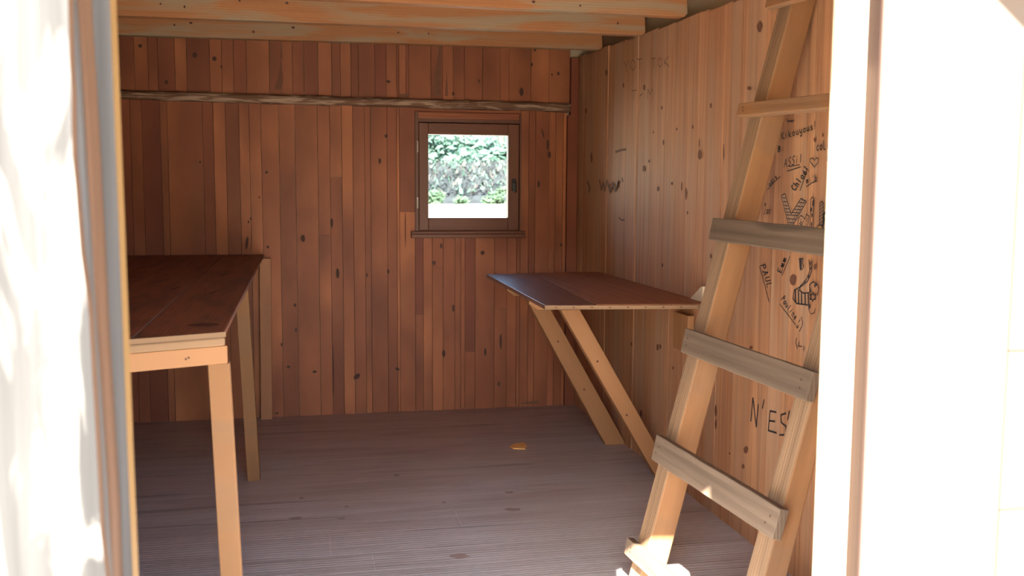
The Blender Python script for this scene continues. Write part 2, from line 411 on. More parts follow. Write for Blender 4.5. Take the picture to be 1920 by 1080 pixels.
mb.abox(sx0, gx0, D-0.006, D+0.04, sz0, sz1, .6, WM, Z); mb.abox(gx1, sx1, D-0.006, D+0.04, sz0, sz1, .6, WM, Z)
mb.abox(gx0, gx1, D-0.005, D+0.04, gz1, sz1, .5, WM, X); mb.abox(gx0, gx1, D-0.005, D+0.04, sz0, gz0, .5, WM, X)
sash = mb.build('window_sash', win, 0.003)
mb = MB(); mb.abox(gx0-0.004, gx1+0.004, D+0.018, D+0.022, gz0-0.004, gz1+0.004, .5, M['glass']); mb.build('window_pane', sash)
mb = MB()     # handle: plate and lever
hx, hz = at(963, 347, 'y', D).x, at(963, 347, 'y', D).z
mb.abox(hx-0.012, hx+0.012, D-0.012, D-0.006, hz-0.03, hz+0.03, .5, M['iron'])
mb.abox(hx-0.006, hx+0.008, D-0.034, D-0.012, hz-0.005, hz+0.01, .5, M['iron'])
mb.abox(hx-0.007, hx+0.007, D-0.042, D-0.032, hz-0.036, hz+0.014, .5, M['iron'])
mb.build('window_handle', sash, 0.003)
for v_ in (275, 380):
    p = at(782, v_, 'y', D); mb = MB()
    mb.abox(p.x-0.005, p.x+0.005, D-0.022, D-0.012, p.z-0.028, p.z+0.028, .5, M['steel']); mb.build('hinge', win, 0.002)
mb = MB()     # raw board over the window
mb.abox(0.556, 1.06, D-0.008, D+0.03, sz1+0.02, 1.457, .35, T, X); mb.build('head_board', win, 0.003)
mb = MB()
mb.abox(0.5255, 1.088, D-0.03, D+0.05, 0.853, 0.872, .7, WM, X); mb.abox(0.5255, 1.088, D-0.026, D-0.001, 0.872, 0.886, .2, WM, X)
mb.build('window_sill', win, 0.003)

# ------------------------------------------------------------------ setting: right wall
mb = MB()
pr = [1078, 1092, 1113, 1137, 1166, 1192, 1227, 1259, 1286, 1306, 1319, 1351, 1363, 1384, 1420, 1452, 1486, 1522, 1570]
ys = [at(u, 344, 'x', W).y for u in pr]
tp = [.25, .18, .45, .4, .55, .5, .6, .45, .55, .5, .3, .6, .35, .6, .75, .68, .8, .7]
while ys[-1] > 1.2:
    ys.append(ys[-1]-random.uniform(0.07, 0.12)); tp.append(random.uniform(.5, .85))
ys[0] = D+0.01
for i, t in enumerate(tp):
    ytop = (ys[i]+ys[i+1])/2
    zt = 1.7405-(4.84-ytop)*0.028+random.uniform(-0.004, 0.004)
    dx = random.uniform(0, 0.004)
    mb.abox(W+dx, W+0.03, ys[i+1]+0.0009, ys[i]-0.0009, -0.0, zt, t, M['wall_right'], Z)
def rknot(u, v, ru, rv):
    c = at(u, v, 'x', W-0.0006); a = at(u+ru, v, 'x', W-0.0006)-c; b_ = at(u, v-rv, 'x', W-0.0006)-c
    mb.flat(ellipse(c, a*.8, b_*.8), M['knot2'])
for k in [(1137, 136, 2.5, 8), (1169, 160, 2, 6), (1208, 164, 2.5, 7), (1099, 208, 2, 7), (1241, 202, 2, 5), (1333, 198, 3, 6), (1269, 242, 2, 4), (1299, 238, 2, 5), (1244, 267, 2, 7), (1225, 248, 1.5, 3),
          (1312, 290, 4.5, 12), (1311, 268, 1.5, 10), (1207, 316, 2.5, 8), (1217, 302, 2, 4), (1234, 354, 3, 6), (1260, 344, 3, 4), (1286, 363, 2, 15), (1289, 399, 2, 4), (1278, 350, 1.5, 12), (1333, 480, 3, 6), (1242, 497, 2, 5),
          (1109, 295, 2.5, 12), (1357, 285, 1.5, 20), (1424, 51, 6, 12), (1405, 166, 5, 4), (1528, 262, 3, 6), (1543, 253, 2, 5), (1238, 650, 2.5, 6), (1233, 651, 3, 8), (1202, 775, 3, 9), (1184, 645, 2, 5), (1262, 690, 2, 4),
          (1398, 844, 5, 8), (1393, 875, 3, 5), (1368, 850, 2, 3), (1342, 770, 2.5, 14), (1342, 795, 2, 12), (1408, 652, 4, 4), (1487, 525, 8, 14), (1528, 500, 3.5, 7)]:
    rknot(*k)
wall_right = mb.build('wall_right'); tag(wall_right, kind='structure')
mb = MB(); mb.abox(W+0.031, W+0.06, 1.15, D+0.06, -0.3, 1.66, .4, M['dull'])
mb.abox(W+0.062, W+0.09, 1.0, D+0.06, 1.5, 1.96, .6, M['dull']); mb.abox(W+0.032, W+0.061, 1.0, D+0.06, 1.66, 1.68, .6, M['dull'])
mb.build('outer_boarding', wall_right)
# batten closing the back right corner
mb = MB(); mb.abox(1.303, 1.3555, D-0.006, D+0.03, 0.0, 1.455, .06, T, Z); mb.abox(1.318, 1.3555, D-0.006, D+0.03, 1.455, 1.735, .0, T, Z)
tag(mb.build('trim_1', None, 0.002), kind='structure')

# ------------------------------------------------------------------ writing on the right wall
INK_N = [0]
def px(u, v, lift=0.0):
    INK_N[0] += 1
    return at(u, v, 'x', W-0.0011-lift)
def ribbon(mb, pts, wpx, mat, lift=0.0):
    P = [at(u, v, 'x', W-0.0011-lift) for u, v in pts]
    for i in range(len(P)-1):
        a, b_ = P[i], P[i+1]
        d = b_-a
        if d.length < 1e-6: continue
        d.normalize(); n = X.cross(d)*(wpx*0.72*a.y/F)
        e_ = d*(wpx*0.3*a.y/F)
        mb.flat([a-n-e_, b_-n+e_, b_+n+e_, a+n-e_], mat)
FONT = {
 'K': [[(0, 0), (0, 1)], [(.6, 1), (0, .45), (.65, 0)]], 'i': [[(.2, 0), (.2, .6)], [(.2, .8), (.2, .86)]],
 'k': [[(0, 0), (0, 1)], [(.5, .6), (0, .3), (.55, 0)]], 'o': [[(.3, 0), (.05, .15), (.05, .45), (.3, .6), (.55, .45), (.55, .15), (.3, 0)]],
 'a': [[(.55, .6), (.2, .6), (.05, .3), (.2, 0), (.5, .15), (.55, .6), (.6, 0)]],
 'u': [[(.05, .6), (.05, .15), (.25, 0), (.5, .15), (.5, .6), (.55, 0)]], 'y': [[(.05, .6), (.1, .15), (.5, .15)], [(.55, .6), (.5, -.3), (.2, -.4), (.1, -.2)]],
 's': [[(.5, .55), (.2, .6), (.1, .4), (.5, .2), (.4, 0), (.05, .05)]], '!': [[(.3, 1.1), (.2, .3)], [(.17, .1), (.16, .02)]],
 'c': [[(.55, .5), (.3, .6), (.05, .35), (.2, .02), (.55, .1)]], 'L': [[(.05, 1), (.05, 0), (.55, 0)]], 'B': [[(0, 0), (0, 1), (.45, .9), (.4, .6), (.05, .5), (.5, .4), (.5, .1), (0, 0)]],
 ':': [[(.2, .1), (.2, .2)], [(.2, .5), (.2, .6)]], 'A': [[(0, 0), (.3, 1), (.6, 0)], [(.12, .38), (.5, .38)]],
 'S': [[(.6, .95), (.2, 1), (.05, .7), (.55, .35), (.4, 0), (0, .05)]], 'l': [[(.2, 0), (.2, 1)]], 'C': [[(.6, .85), (.3, 1), (.02, .6), (.1, .1), (.4, 0), (.65, .2)]],
 'h': [[(.05, 0), (.05, 1)], [(.05, .4), (.3, .6), (.5, .4), (.5, 0)]], 'e': [[(.08, .3), (.55, .35), (.4, .6), (.1, .5), (.08, .15), (.3, 0), (.55, .1)]],
 'é': [[(.08, .3), (.55, .35), (.4, .6), (.1, .5), (.08, .15), (.3, 0), (.55, .1)], [(.3, .72), (.5, .9)]],
 'm': [[(.02, 0), (.05, .6), (.25, .5), (.28, 0), (.3, .5), (.5, .6), (.55, 0)]], 'n': [[(.05, 0), (.05, .6), (.4, .6), (.5, .4), (.5, 0)]], 'b': [[(.05, 1), (.05, 0), (.4, 0), (.55, .3), (.3, .55), (.05, .4)]],
 'd': [[(.5, 1), (.5, 0), (.15, 0), (.05, .3), (.2, .55), (.5, .45)]], 'P': [[(.05, 0), (.05, 1), (.5, .95), (.55, .6), (.05, .5)]], 'U': [[(.05, 1), (.05, .2), (.3, 0), (.55, .2), (.55, 1)]],
 'E': [[(.55, 1), (.05, 1), (.05, 0), (.6, 0)], [(.05, .5), (.45, .5)]], "'": [[(.2, 1), (.2, .7)]], 'J': [[(.4, 1), (.4, .1), (.1, 0)]], 'O': [[(.3, 0), (0, .3), (0, .7), (.3, 1), (.6, .7), (.6, .3), (.3, 0)]],
 'Y': [[(0, 1), (.3, .5), (.6, 1)], [(.3, .5), (.25, 0)]], 'T': [[(0, 1), (.6, 1)], [(.3, 1), (.3, 0)]], 'M': [[(0, 0), (.05, 1), (.3, .4), (.55, 1), (.6, 0)]], 'r': [[(.05, 0), (.05, .6)], [(.05, .4), (.4, .6)]],
}
def word(mb, txt, o, adv, up, wpx=1.5, mat=None):
    """strokes of txt from pixel o; adv and up are the pixel vectors of one letter step and one letter height"""
    for i, ch in enumerate(txt):
        for st in FONT.get(ch, []):
            ribbon(mb, [(o[0]+adv[0]*(i+q[0]*1.1)+up[0]*q[1], o[1]+adv[1]*(i+q[0]*1.1)+up[1]*q[1]) for q in st], wpx, mat or M['ink'])
def z(scale, ox, oy, pts): return [(ox+a/scale, oy+b/scale) for a, b in pts]
def writing(fn, label=None):
    mb = MB(); fn(mb); o = mb.build('wall_writing', wall_right)
    if label: o['label'] = label
INK = M['ink']
def g(mb): word(mb, 'Kikouyous!', (1466, 262), (6.7, -2.2), (-1.0, -13), 1.7); ribbon(mb, [(1475, 224), (1478, 229), (1483, 226), (1485, 229), (1489, 225)], 1.8, INK)
writing(g)
def g(mb): word(mb, 'B:', (1459, 285), (7, -1), (0, -11), 1.5); ribbon(mb, [(1462, 274), (1458, 284)], 1.2, INK)
writing(g)
def g(mb):
    word(mb, 'coLi', (1531, 283), (6.6, -1.2), (-.5, -17), 1.8)
    ribbon(mb, [(1554, 288), (1551, 294), (1551, 301), (1554, 305)], 1.6, INK)
writing(g)
def g(mb): word(mb, 'ASSil', (1470, 314), (7.2, -2.2), (1.5, -16), 1.5); ribbon(mb, [(1476, 321), (1501, 313)], 1.5, INK); ribbon(mb, [(1480, 312), (1499, 309)], 1.2, INK)
writing(g)
def g(mb): ribbon(mb, z(3.6, 1320, 180, [(745, 480), (718, 445), (716, 425), (730, 418), (745, 435), (757, 417), (772, 424), (770, 448), (745, 480)]), 1.5, INK)
writing(g)
def g(mb):
    word(mb, 'Chloé!', (1491, 358), (4.9, -7.2), (-9, -7), 1.8); ribbon(mb, [(1500, 357), (1507, 338), (1514, 316)], 1.8, INK)
writing(g)
def g(mb): word(mb, "mi'b", (1512, 344), (5.2, -1.8), (0, -11), 1.4); ribbon(mb, [(1512, 350), (1522, 343), (1532, 339)], 1.6, INK)
writing(g)
def g(mb): word(mb, 'adis', (1443, 350), (3.9, -4.6), (-4, -6), 1.3); ribbon(mb, [(1439, 356), (1451, 342), (1463, 331)], 1.4, INK)
writing(g)
def g(mb): word(mb, 'Jac', (1431, 402), (5, -.6), (2, -13), 1.3); word(mb, 'o', (1433, 386), (5, -.5), (0, -8), 1.3)
writing(g)
# big patterned capital letters
def inside(p, poly):
    c = False; j = len(poly)-1
    for i in range(len(poly)):
        if (poly[i][1] > p[1]) != (poly[j][1] > p[1]) and p[0] < (poly[j][0]-poly[i][0])*(p[1]-poly[i][1])/(poly[j][1]-poly[i][1]+1e-9)+poly[i][0]: c = not c
        j = i
    return c
def hatch(mb, poly, pairs, wpx):
    for a, b_ in pairs:
        run = []
        for i in range(41):
            p = (a[0]+(b_[0]-a[0])*i/40, a[1]+(b_[1]-a[1])*i/40)
            if inside(p, poly): run.append(p)
            elif len(run) > 1: ribbon(mb, [run[0], run[-1]], wpx, INK, 0.0002); run = []
            else: run = []
        if len(run) > 1: ribbon(mb, [run[0], run[-1]], wpx, INK, 0.0002)
Z8 = lambda pts: z(9.817, 1440, 340, pts)
def g(mb):
    py = Z8([(245, 260), (310, 225), (425, 600), (605, 315), (705, 375), (440, 845), (385, 845)])
    mb.flat([at(u, v, 'x', W-0.0009) for u, v in (py[0], py[1], py[2], py[5], py[6])], M['white_ink']); mb.flat([at(u, v, 'x', W-0.0009) for u, v in (py[2], py[3], py[4], py[5])], M['white_ink'])
    ribbon(mb, py+[py[0]], 1.5, INK)
    hatch(mb, py, [tuple(Z8([(240, yy), (720, yy+30)])) for yy in (300, 370, 440, 500, 560, 610, 680, 750)], 1.1)
    hatch(mb, py, [tuple(Z8([(275, 230), (420, 850)])), tuple(Z8([(640, 330), (395, 850)])), tuple(Z8([(675, 350), (420, 850)]))], 1.0)
writing(g, 'large letter drawn in black with a crosshatched fill')
def g(mb):
    po = Z8([(545, 860), (555, 690), (600, 630), (640, 645), (680, 700), (705, 605), (755, 640), (725, 880)])
    ribbon(mb, po, 1.4, INK)
    for q in Z8([(590, 700), (650, 730), (700, 720), (580, 780), (640, 820), (690, 790), (720, 690), (590, 840), (670, 860)]): ribbon(mb, [q, (q[0]+1, q[1]+.6)], 1.2, INK)
    ribbon(mb, Z8([(610, 740), (585, 775), (610, 810), (635, 775), (610, 740)]), 1.3, INK)
writing(g)
def g(mb):
    pl = Z8([(768, 885), (785, 330), (815, 285), (845, 330), (830, 885)])
    ribbon(mb, pl, 1.5, INK)
    for a, b_ in ((825, 420), (795, 520), (808, 625), (800, 790), (830, 380), (775, 870)):
        c = Z8([(a, b_)])[0]; mb.flat(ellipse(at(*c, 'x', W-0.0013), (0, .0035, 0), (0, 0, .006)), INK)
writing(g)
def g(mb):
    p2 = Z8([(945, 810), (950, 400), (985, 365), (1020, 400), (1000, 810)])
    ribbon(mb, p2, 1.4, INK)
    hatch(mb, p2+[p2[0]], [tuple(Z8([(930, yy), (1030, yy-110)])) for yy in range(430, 900, 62)], 1.4)
    ribbon(mb, Z8([(885, 880), (910, 820), (960, 800), (1000, 820)]), 1.5, INK)
    mb.flat([at(u, v, 'x', W-0.001) for u, v in Z8([(915, 885), (940, 840), (990, 850), (995, 895)])], M['yellow_ink'])
    ribbon(mb, Z8([(1005, 860), (1030, 700), (1015, 640), (1040, 580), (1070, 590)]), 4.0, INK)
writing(g)
Z7 = lambda pts: z(5.144, 1400, 470, pts)
def g(mb):
    ribbon(mb, Z7([(630, 90), (625, 200), (590, 290), (540, 335), (460, 380), (445, 460), (480, 510), (590, 525)]), 1.8, INK)
    ribbon(mb, Z7([(600, 90), (607, 200), (575, 275), (515, 345), (510, 385), (550, 412), (600, 405)]), 1.6, INK)
    for a, b0, b1 in ((468, 385, 495), (497, 375, 508), (527, 400, 516), (562, 412, 520), (592, 415, 522)): ribbon(mb, Z7([(a, b0), (a+3, b1)]), 3.0, INK)
    for a in ((620, 110), (620, 160), (600, 240), (565, 300)): ribbon(mb, Z7([a, (a[0]-8, a[1]+22)]), 2.4, INK)
    mb.flat([at(u, v, 'x', W-0.0013) for u, v in Z7([(503, 72), (530, 76), (528, 185), (512, 188)])], INK)
    ribbon(mb, Z7([(530, 76), (545, 80), (535, 120), (552, 150), (530, 188)]), 1.5, INK)
writing(g, 'curved letter drawn with black stripes')
def g(mb):
    ribbon(mb, Z7([(608, 400), (605, 330), (640, 300), (680, 325), (695, 360), (680, 430)]), 1.8, INK)
    mb.flat([at(u, v, 'x', W-0.0013) for u, v in Z7([(650, 320), (680, 330), (650, 360)])], INK); mb.flat([at(u, v, 'x', W-0.0013) for u, v in Z7([(608, 350), (625, 390), (605, 425)])], INK)
    st = []
    for i in range(13):
        a = math.pi*2*i/12; r = 42 if i % 2 else 25
        st.append((637+r*math.cos(a)*.75, 447+r*math.sin(a)))
    ribbon(mb, Z7(st), 2.0, INK)
    mb.flat(ellipse(at(*Z7([(603, 540)])[0], 'x', W-0.0013), (0, .005, 0), (0, 0, .0075)), INK)
    ribbon(mb, Z7([(595, 565), (618, 612), (652, 600), (660, 560)]), 1.3, INK)
writing(g, 'black flower doodle')
def g(mb): word(mb, 'PAUL', (1425, 498), (4.0, 11.5), (9.5, -2.5), 1.4); ribbon(mb, [(1424, 500), (1433, 532), (1442, 566)], 1.4, INK)
writing(g)
def g(mb): word(mb, 'Emm', (1465, 512), (3.6, -10), (-7.5, -4), 1.8); ribbon(mb, [(1466, 517), (1474, 498), (1481, 481)], 1.6, INK)
writing(g)
def g(mb):
    word(mb, 'Pauline', (1464, 562), (3.9, 5.7), (6.5, -8), 1.4); ribbon(mb, [(1462, 570), (1477, 590), (1492, 610)], 1.3, INK)
    ribbon(mb, Z7([(478, 735), (490, 722), (497, 735), (488, 748), (478, 735)]), 1.3, INK); ribbon(mb, Z7([(525, 640), (540, 690), (530, 735), (508, 778)]), 1.4, INK); ribbon(mb, Z7([(500, 690), (515, 665)]), 1.3, INK)
writing(g)
def g(mb): ribbon(mb, Z7([(480, 840), (472, 890), (488, 943)]), 1.5, INK); ribbon(mb, Z7([(505, 880), (500, 920), (530, 925)]), 1.5, INK); ribbon(mb, Z7([(548, 920), (556, 935), (548, 965)]), 1.5, INK)
writing(g)
Z10 = lambda pts: z(3.177, 1240, 740, pts)
def g(mb):
    for s in ([(533, 158), (545, 20), (565, 192), (577, 58)], [(612, 30), (601, 82)], [(684, 105), (648, 97), (637, 213), (686, 228)], [(642, 155), (676, 160)], [(742, 112), (712, 120), (714, 165), (742, 190), (738, 240), (704, 240)], [(762, 98), (752, 150)]):
        ribbon(mb, Z10(s), 2.6, INK)
writing(g)
FA = M['ink_faint']
def g(mb): word(mb, 'YOT', (1170, 134), (13, -1.5), (-1, -20), 1.2, FA); word(mb, 'TOK', (1222, 128), (12, -1.5), (-1, -18), 1.2, FA); word(mb, 'TrM', (1184, 188), (15, -1.5), (0, -18), 1.2, FA)
writing(g, 'faint reddish scrawl')
def g(mb):
    for s in ([(1101, 340), (1106, 352), (1104, 360)], [(1124, 338), (1128, 356), (1131, 342), (1134, 358), (1138, 338)], [(1140, 345), (1144, 360), (1149, 342)], [(1150, 345), (1153, 358), (1160, 340), (1157, 352)], [(1166, 334), (1168, 340)]):
        ribbon(mb, s, 4.2, FA)
    ribbon(mb, [(1154, 285), (1166, 281), (1174, 280)], 3.0, FA); ribbon(mb, [(1160, 408), (1166, 413), (1171, 412)], 2.5, FA)
writing(g, 'smudged dark scrawl')

# ------------------------------------------------------------------ left wall, front wall, ceiling, roof
mb = MB(); y = 1.15
while y < D+0.03:
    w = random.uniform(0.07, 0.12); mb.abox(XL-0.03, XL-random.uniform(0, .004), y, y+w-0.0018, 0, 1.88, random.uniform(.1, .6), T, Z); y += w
tag(mb.build('wall_left'), kind='structure')
DXL, DXR, DY0, DY1 = -0.196, 0.674, 1.15, 1.195
mb = MB()
def fboards(x0, x1, z0, z1):
    x = x0
    while x < x1-0.001:
        w = min(random.uniform(0.08, 0.12), x1-x); mb.abox(x, x+w-0.0015, DY1, DY1+0.02, z0, z1, random.uniform(.3, .7), M['wall_right'], Z); x += w
fboards(XL-0.03, DXL-0.03, -.02, 1.88); fboards(0.75, W+0.03, -.02, 1.88); fboards(DXL-0.03, 0.75, 1.62, 1.88)
wall_front = mb.build('wall_front'); tag(wall_front, kind='structure')
# outer boards right of the doorway: pale, sunlit, butted planks
mb = MB()
q0, q1 = at(1660, 0, 'y', 1.125), at(1602, 1080, 'y', 1.125)
xb = (q0.x+q1.x)/2
for i, (xa, xc) in enumerate(((xb, 0.914), (0.916, 1.075), (1.077, 1.24), (1.242, 1.40))):
    zb = [-0.25, 0.62, 1.95] if i == 1 else [-0.25, 1.95]
    if i == 1: zb = [-0.25, at(1850, 957, 'y', 1.128).z, at(1850, 659, 'y', 1.128).z, 1.95]
    for k in range(len(zb)-1): mb.abox(xa+(0.003 if i == 0 else 0), xc, 1.125, 1.155, zb[k]+0.001, zb[k+1]-0.0008, random.uniform(.5, .9), M['weather2'], Z)
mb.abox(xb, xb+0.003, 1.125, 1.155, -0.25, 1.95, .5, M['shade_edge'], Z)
mb.build('outer_boarding', wall_front)
# right jamb post
mb = MB()
a0, a1 = at(1563, 0, 'y', 1.194), at(1520, 1080, 'y', 1.194)
xj = (a0.x+a1.x)/2
mb.abox(xj, 0.75, 1.1555, 1.194, -0.05, 1.95, .6, M['jamb_white'], Z)
tag(mb.build('trim_2', None, 0.004), kind='structure')
print('right jamb x', xj, 'boards x', xb)
# left door side: weathered bark-edged slab, second slab edge, grey jamb board with golden inner edge
def wavy_edge(top, bot, yv, n, amp, seed, px_pts=None):
    out = []
    for i in range(n+1):
        t = i/n
        zz = 1.62+(-0.25-1.62)*t
        if px_pts:
            # px_pts: (v, u) samples
            vv = 540-(zz-1.0)*1500
            pass
        x = top+(bot-top)*t+amp*mn.noise((seed, zz*4, 0))+amp*0.4*mn.noise((seed+5, zz*14, 0))
        out.append((x, yv, zz))
    return out
def slab(u_top, u_bot, y0, y1, left, mat_f, tone, amp, seed, edge_mat=None, edge_tone=.6):
    t, b_ = at(u_top, 0, 'y', y0), at(u_bot, 1080, 'y', y0)
    k = (b_.x-t.x)/(b_.z-t.z)
    X0 = t.x+(1.62-t.z)*k; X1 = t.x+(-0.25-t.z)*k
    n = 60
    e_ = wavy_edge(X0, X1, y0, n, amp, seed)
    mb = MB()
    for i in range(n):
        p, q = e_[i], e_[i+1]
        mb.flat([(left, y0, p[2]), (left, y0, q[2]), q, p], mat_f, tone)
        f = mb.flat([p, q, (q[0], y1, q[2]), (p[0], y1, p[2])], edge_mat or mat_f, edge_tone)
        mb.flat([(left, y1, p[2]), (p[0], y1, p[2]), (q[0], y1, q[2]), (left, y1, q[2])], mat_f, tone)
    # one continuous grain for the whole plank
    ou = random.uniform(0, 9)
    for f in mb.bm.faces:
        for lp in f.loops: lp[mb.uv].uv = (lp.vert.co.z+ou, lp.vert.co.x+lp.vert.co.y*0.9+ou)
    mb.flat([(left, y0, 1.62), (e_[0][0], y0, 1.62), (e_[0][0], y1, 1.62), (left, y1, 1.62)], mat_f, tone)
    bmesh.ops.remove_doubles(mb.bm, verts=mb.bm.verts, dist=1e-5)
    bmesh.ops.recalc_face_normals(mb.bm, faces=mb.bm.faces)
    return mb
mb = slab(126, 194, 1.03, 1.052, -0.62, M['weather'], .75, 0.006, 3.1, M['slab_edge'], .6)
for v_ in (392, 733):          # nail heads
    c = at(103 if v_ == 392 else 109, v_, 'y', 1.029); mb.flat(ellipse(c, (.004, 0, 0), (0, 0, .004)), M['steel'])
tag(mb.build('trim_3'), kind='structure')
mb = slab(139, 205, 1.054, 1.070, -0.58, M['jamb_grey'], .6, 0.002, 6.4, M['jamb_grey'], .75); tag(mb.build('trim_9'), kind='structure')
mb = slab(153, 214, 1.072, 1.125, -0.5, M['slab_edge'], .45, 0.002, 8.2, M['slab_edge'], .7); tag(mb.build('trim_4'), kind='structure')
mb = slab(206, 249, 1.127, 1.165, -0.42, M['jamb_grey'], .6, 0.0005, 1.7, M['jamb_gold'], .8); tag(mb.build('trim_5'), kind='structure')
mb = MB(); mb.abox(-1.2, -0.62, 1.06, 1.098, -0.25, 1.8, .6, M['weather'], Z)
mb.abox(DXL-0.06, DXL-0.028, 1.165, 1.195, -0.05, 1.62, .5, M['pine'], Z)
mb.build('outer_boarding', wall_front)
# threshold
mb = MB(); mb.abox(-0.3, 0.78, 1.05, 1.2, -0.06, 0.0, .4, M['weather'], X); tag(mb.build('trim_6'), kind='structure')
# ceiling boards over the joists and the roof with its eave
mb = MB(); y = 1.1
while y < D+0.05:
    w = random.uniform(0.14, 0.2); mb.abox(XL-0.05, W+0.12, y, y+w-0.002, 1.885, 1.905, random.uniform(.2, .7), M['joist'], X); y += w
tag(mb.build('ceiling'), kind='structure')
mb = MB(); mb.abox(-1.7, 2.0, 0.78, D+0.5, 1.96, 1.99, .5, M['dull'], X); mb.abox(-1.7, 2.0, 0.78, 0.80, 1.90, 1.97, .5, M['weather'], X)
mb.abox(-0.30, 0.283, 0.50, 0.52, 1.745, 1.99, .5, M['weather'], X); mb.abox(-0.30, 0.283, 0.52, 0.78, 1.965, 1.99, .5, M['weather'], X)  # low front board added out of view to keep sun off the floor
roof_and_sun_board = mb.build('roof_and_sun_board'); tag(roof_and_sun_board, kind='structure')
mb = MB()   # log header over the doorway, just above the picture
mb.abox(-0.62, 0.622, 0.86, 0.88, 1.498, 1.95, .5, M['weather'], X)
tag(mb.build('trim_8', None, 0.004), kind='structure')
SUN = V((0.285, 1.0, -0.85))
mb = MB()   # unseen slanting board, added to cast a shadow across the boards' top corner
sa, sb = at(1863, 0, 'y', 1.128), at(1922, 62, 'y', 1.128)
ya = 0.80
sa, sb = sa+SUN*(ya-1.128), sb+SUN*(ya-1.128)
dd = (sa-sb).normalized(); nn = V((-dd.z, 0, dd.x)); nn = nn if nn.z > 0 else -nn
mb.box(sb-dd*0.28, dd*0.62, nn*0.14, Y*0.04, .5, M['weather'])
tag(mb.build('shadow_board'), kind='structure')

# ------------------------------------------------------------------ ceiling joists
def joist(y0, pl, pr_, h, label, xend, th=0.05):
    a, b_ = at(*pl, 'y', y0), at(*pr_, 'y', y0)
    k = (b_.z-a.z)/(b_.x-a.x)
    zz = lambda x: a.z+k*(x-a.x)
    mb = MB()
    x0, x1 = XL+0.004, xend
    mb.prism([(x0, y0, zz(x0)), (x1-0.012, y0, zz(x1)), (x1, y0, zz(x1)+0.012), (x1-0.004, y0, zz(x1)+h-0.018), (x1-0.02, y0, zz(x1)+h), (x0, y0, zz(x0)+h)], (0, th, 0), X, random.uniform(.45, .8), M['joist'])
    for i in range(6):
        x = random.uniform(-0.7, 1.3); zc = zz(x)+random.uniform(.02, h-.02)
        mb.flat(ellipse((x, y0-0.0006, zc), (random.uniform(.003, .007), 0, 0), (0, 0, random.uniform(.003, .006))), M['knot'])
    o = mb.build('ceiling_joist', None, 0.003); tag(o, label, 'joist', 'joists under the ceiling')
joist(4.36, (224, 65), (1130, 93), 0.088, 'rough pale joist nearest the back wall, lowest of the joists seen under the ceiling', W-0.004)
joist(3.79, (224, 29), (1212, 66), 0.092, 'orange pine joist second from the back wall', W-0.004)
joist(3.36, (640, 0), (1275, 31), 0.095, 'pine joist third from the back wall, cut by the top edge of the picture', W-0.002)

# ------------------------------------------------------------------ left table
tb = thing('work_table', 'long dark-topped pine table standing along the left wall', 'table')
c_fr = at(421, 622, 'z', HT); c_br = at(494, 478, 'z', HT); c_fl = at(240, 636, 'z', HT)
k = (c_fl.y-c_fr.y)/(c_fl.x-c_fr.x)
fl = V((XL+0.006, c_fr.y+k*(XL+0.006-c_fr.x), HT)); bl = V((XL+0.006, D-0.006, HT)); br = V((c_br.x, D-0.006, HT))
mb = MB()
nb = 5
for i in range(nb):   # boards run along the table
    a, b_ = i/nb, (i+1)/nb
    p = [fl.lerp(c_fr, a), fl.lerp(c_fr, b_-(0.003 if i < nb-1 else 0)), bl.lerp(br, b_-(0.003 if i < nb-1 else 0)), bl.lerp(br, a)]
    mb.prism([q-Z*0.012 for q in p], Z*(0.012-random.uniform(0, .0008)), Y, random.uniform(.3, .7), M['table_top'])
c = at(380, 609, 'z', HT+0.0006); mb.flat(ellipse(c, (.034, 0, 0), (0, .028, 0), 16, .25), M['knot'])
for u, v in ((420, 515), (400, 548), (330, 540)):
    c = at(u, v, 'z', HT+0.0006); mb.flat(ellipse(c, (.012, .05, 0), (-.004, .002, 0), 10, .2), M['knot'])
mb.build('tabletop', tb, 0.0015)
mb = MB()   # thin batten under the front lip
dv = (fl-c_fr).normalized()
nf = V((dv.y, -dv.x, 0)); nf = nf if nf.y > 0 else -nf
o = c_fr+nf*0.001-dv*0.002-Z*0.031
mb.box(o, dv*((fl-c_fr).length-0.005), nf*0.03, Z*0.0185, .55, M['edge']); mb.build('lip_batten', tb, 0.004)
mb = MB(); mb.box(c_fr-nf*0.0025-dv*0.002-Z*0.0115, dv*((fl-c_fr).length-0.005), nf*0.0023, Z*0.0112, .25, M['edge']); mb.build('front_lip', tb)
mb = MB()
o = c_fr+nf*0.006-dv*0.008-Z*0.071
mb.box(o, dv*((fl-c_fr).length-0.012), nf*0.03, Z*0.0395, .75, M['pine'])
c = o+dv*0.085+Z*0.02-nf*0.0006
for dd in (0, .006): mb.flat(ellipse(c+dv*dd-Z*dd*.4, dv*.0025, Z*.0025), M['knot'])
mb.build('front_apron', tb, 0.002)
mb = MB()   # side apron under the long edge, set back
sd = (br-c_fr).normalized()
o = c_fr+sd*0.04-Z*0.058-X*0.075
mb.box(o, sd*((br-c_fr).length-0.06), X*0.025, Z*0.04, .5, M['pine']); mb.build('side_apron', tb, 0.002)
def leg(top, bot, wx, wy, ztop, name='leg', tone=.75, mat='pine_raw'):
    mb = MB()
    t, b_ = V(top), V(bot)
    mb.prism([b_, b_+X*wx, b_+X*wx+Y*wy, b_+Y*wy], t-b_, t-b_, tone, M[mat])
    return mb.build(name, tb, 0.002)
yl = c_fr.y+0.012
p1 = at(388, 665, 'y', yl); p2 = at(413, 1080, 'y', yl)
kx = (p1.x-p2.x)/(p1.z-p2.z)
zt = HT-0.0715
leg((p1.x+kx*(zt-p1.z), yl, zt), (p1.x+kx*(0-p1.z), yl, 0), 0.046, 0.035, zt)
yb = at(464, 903, 'z', 0).y
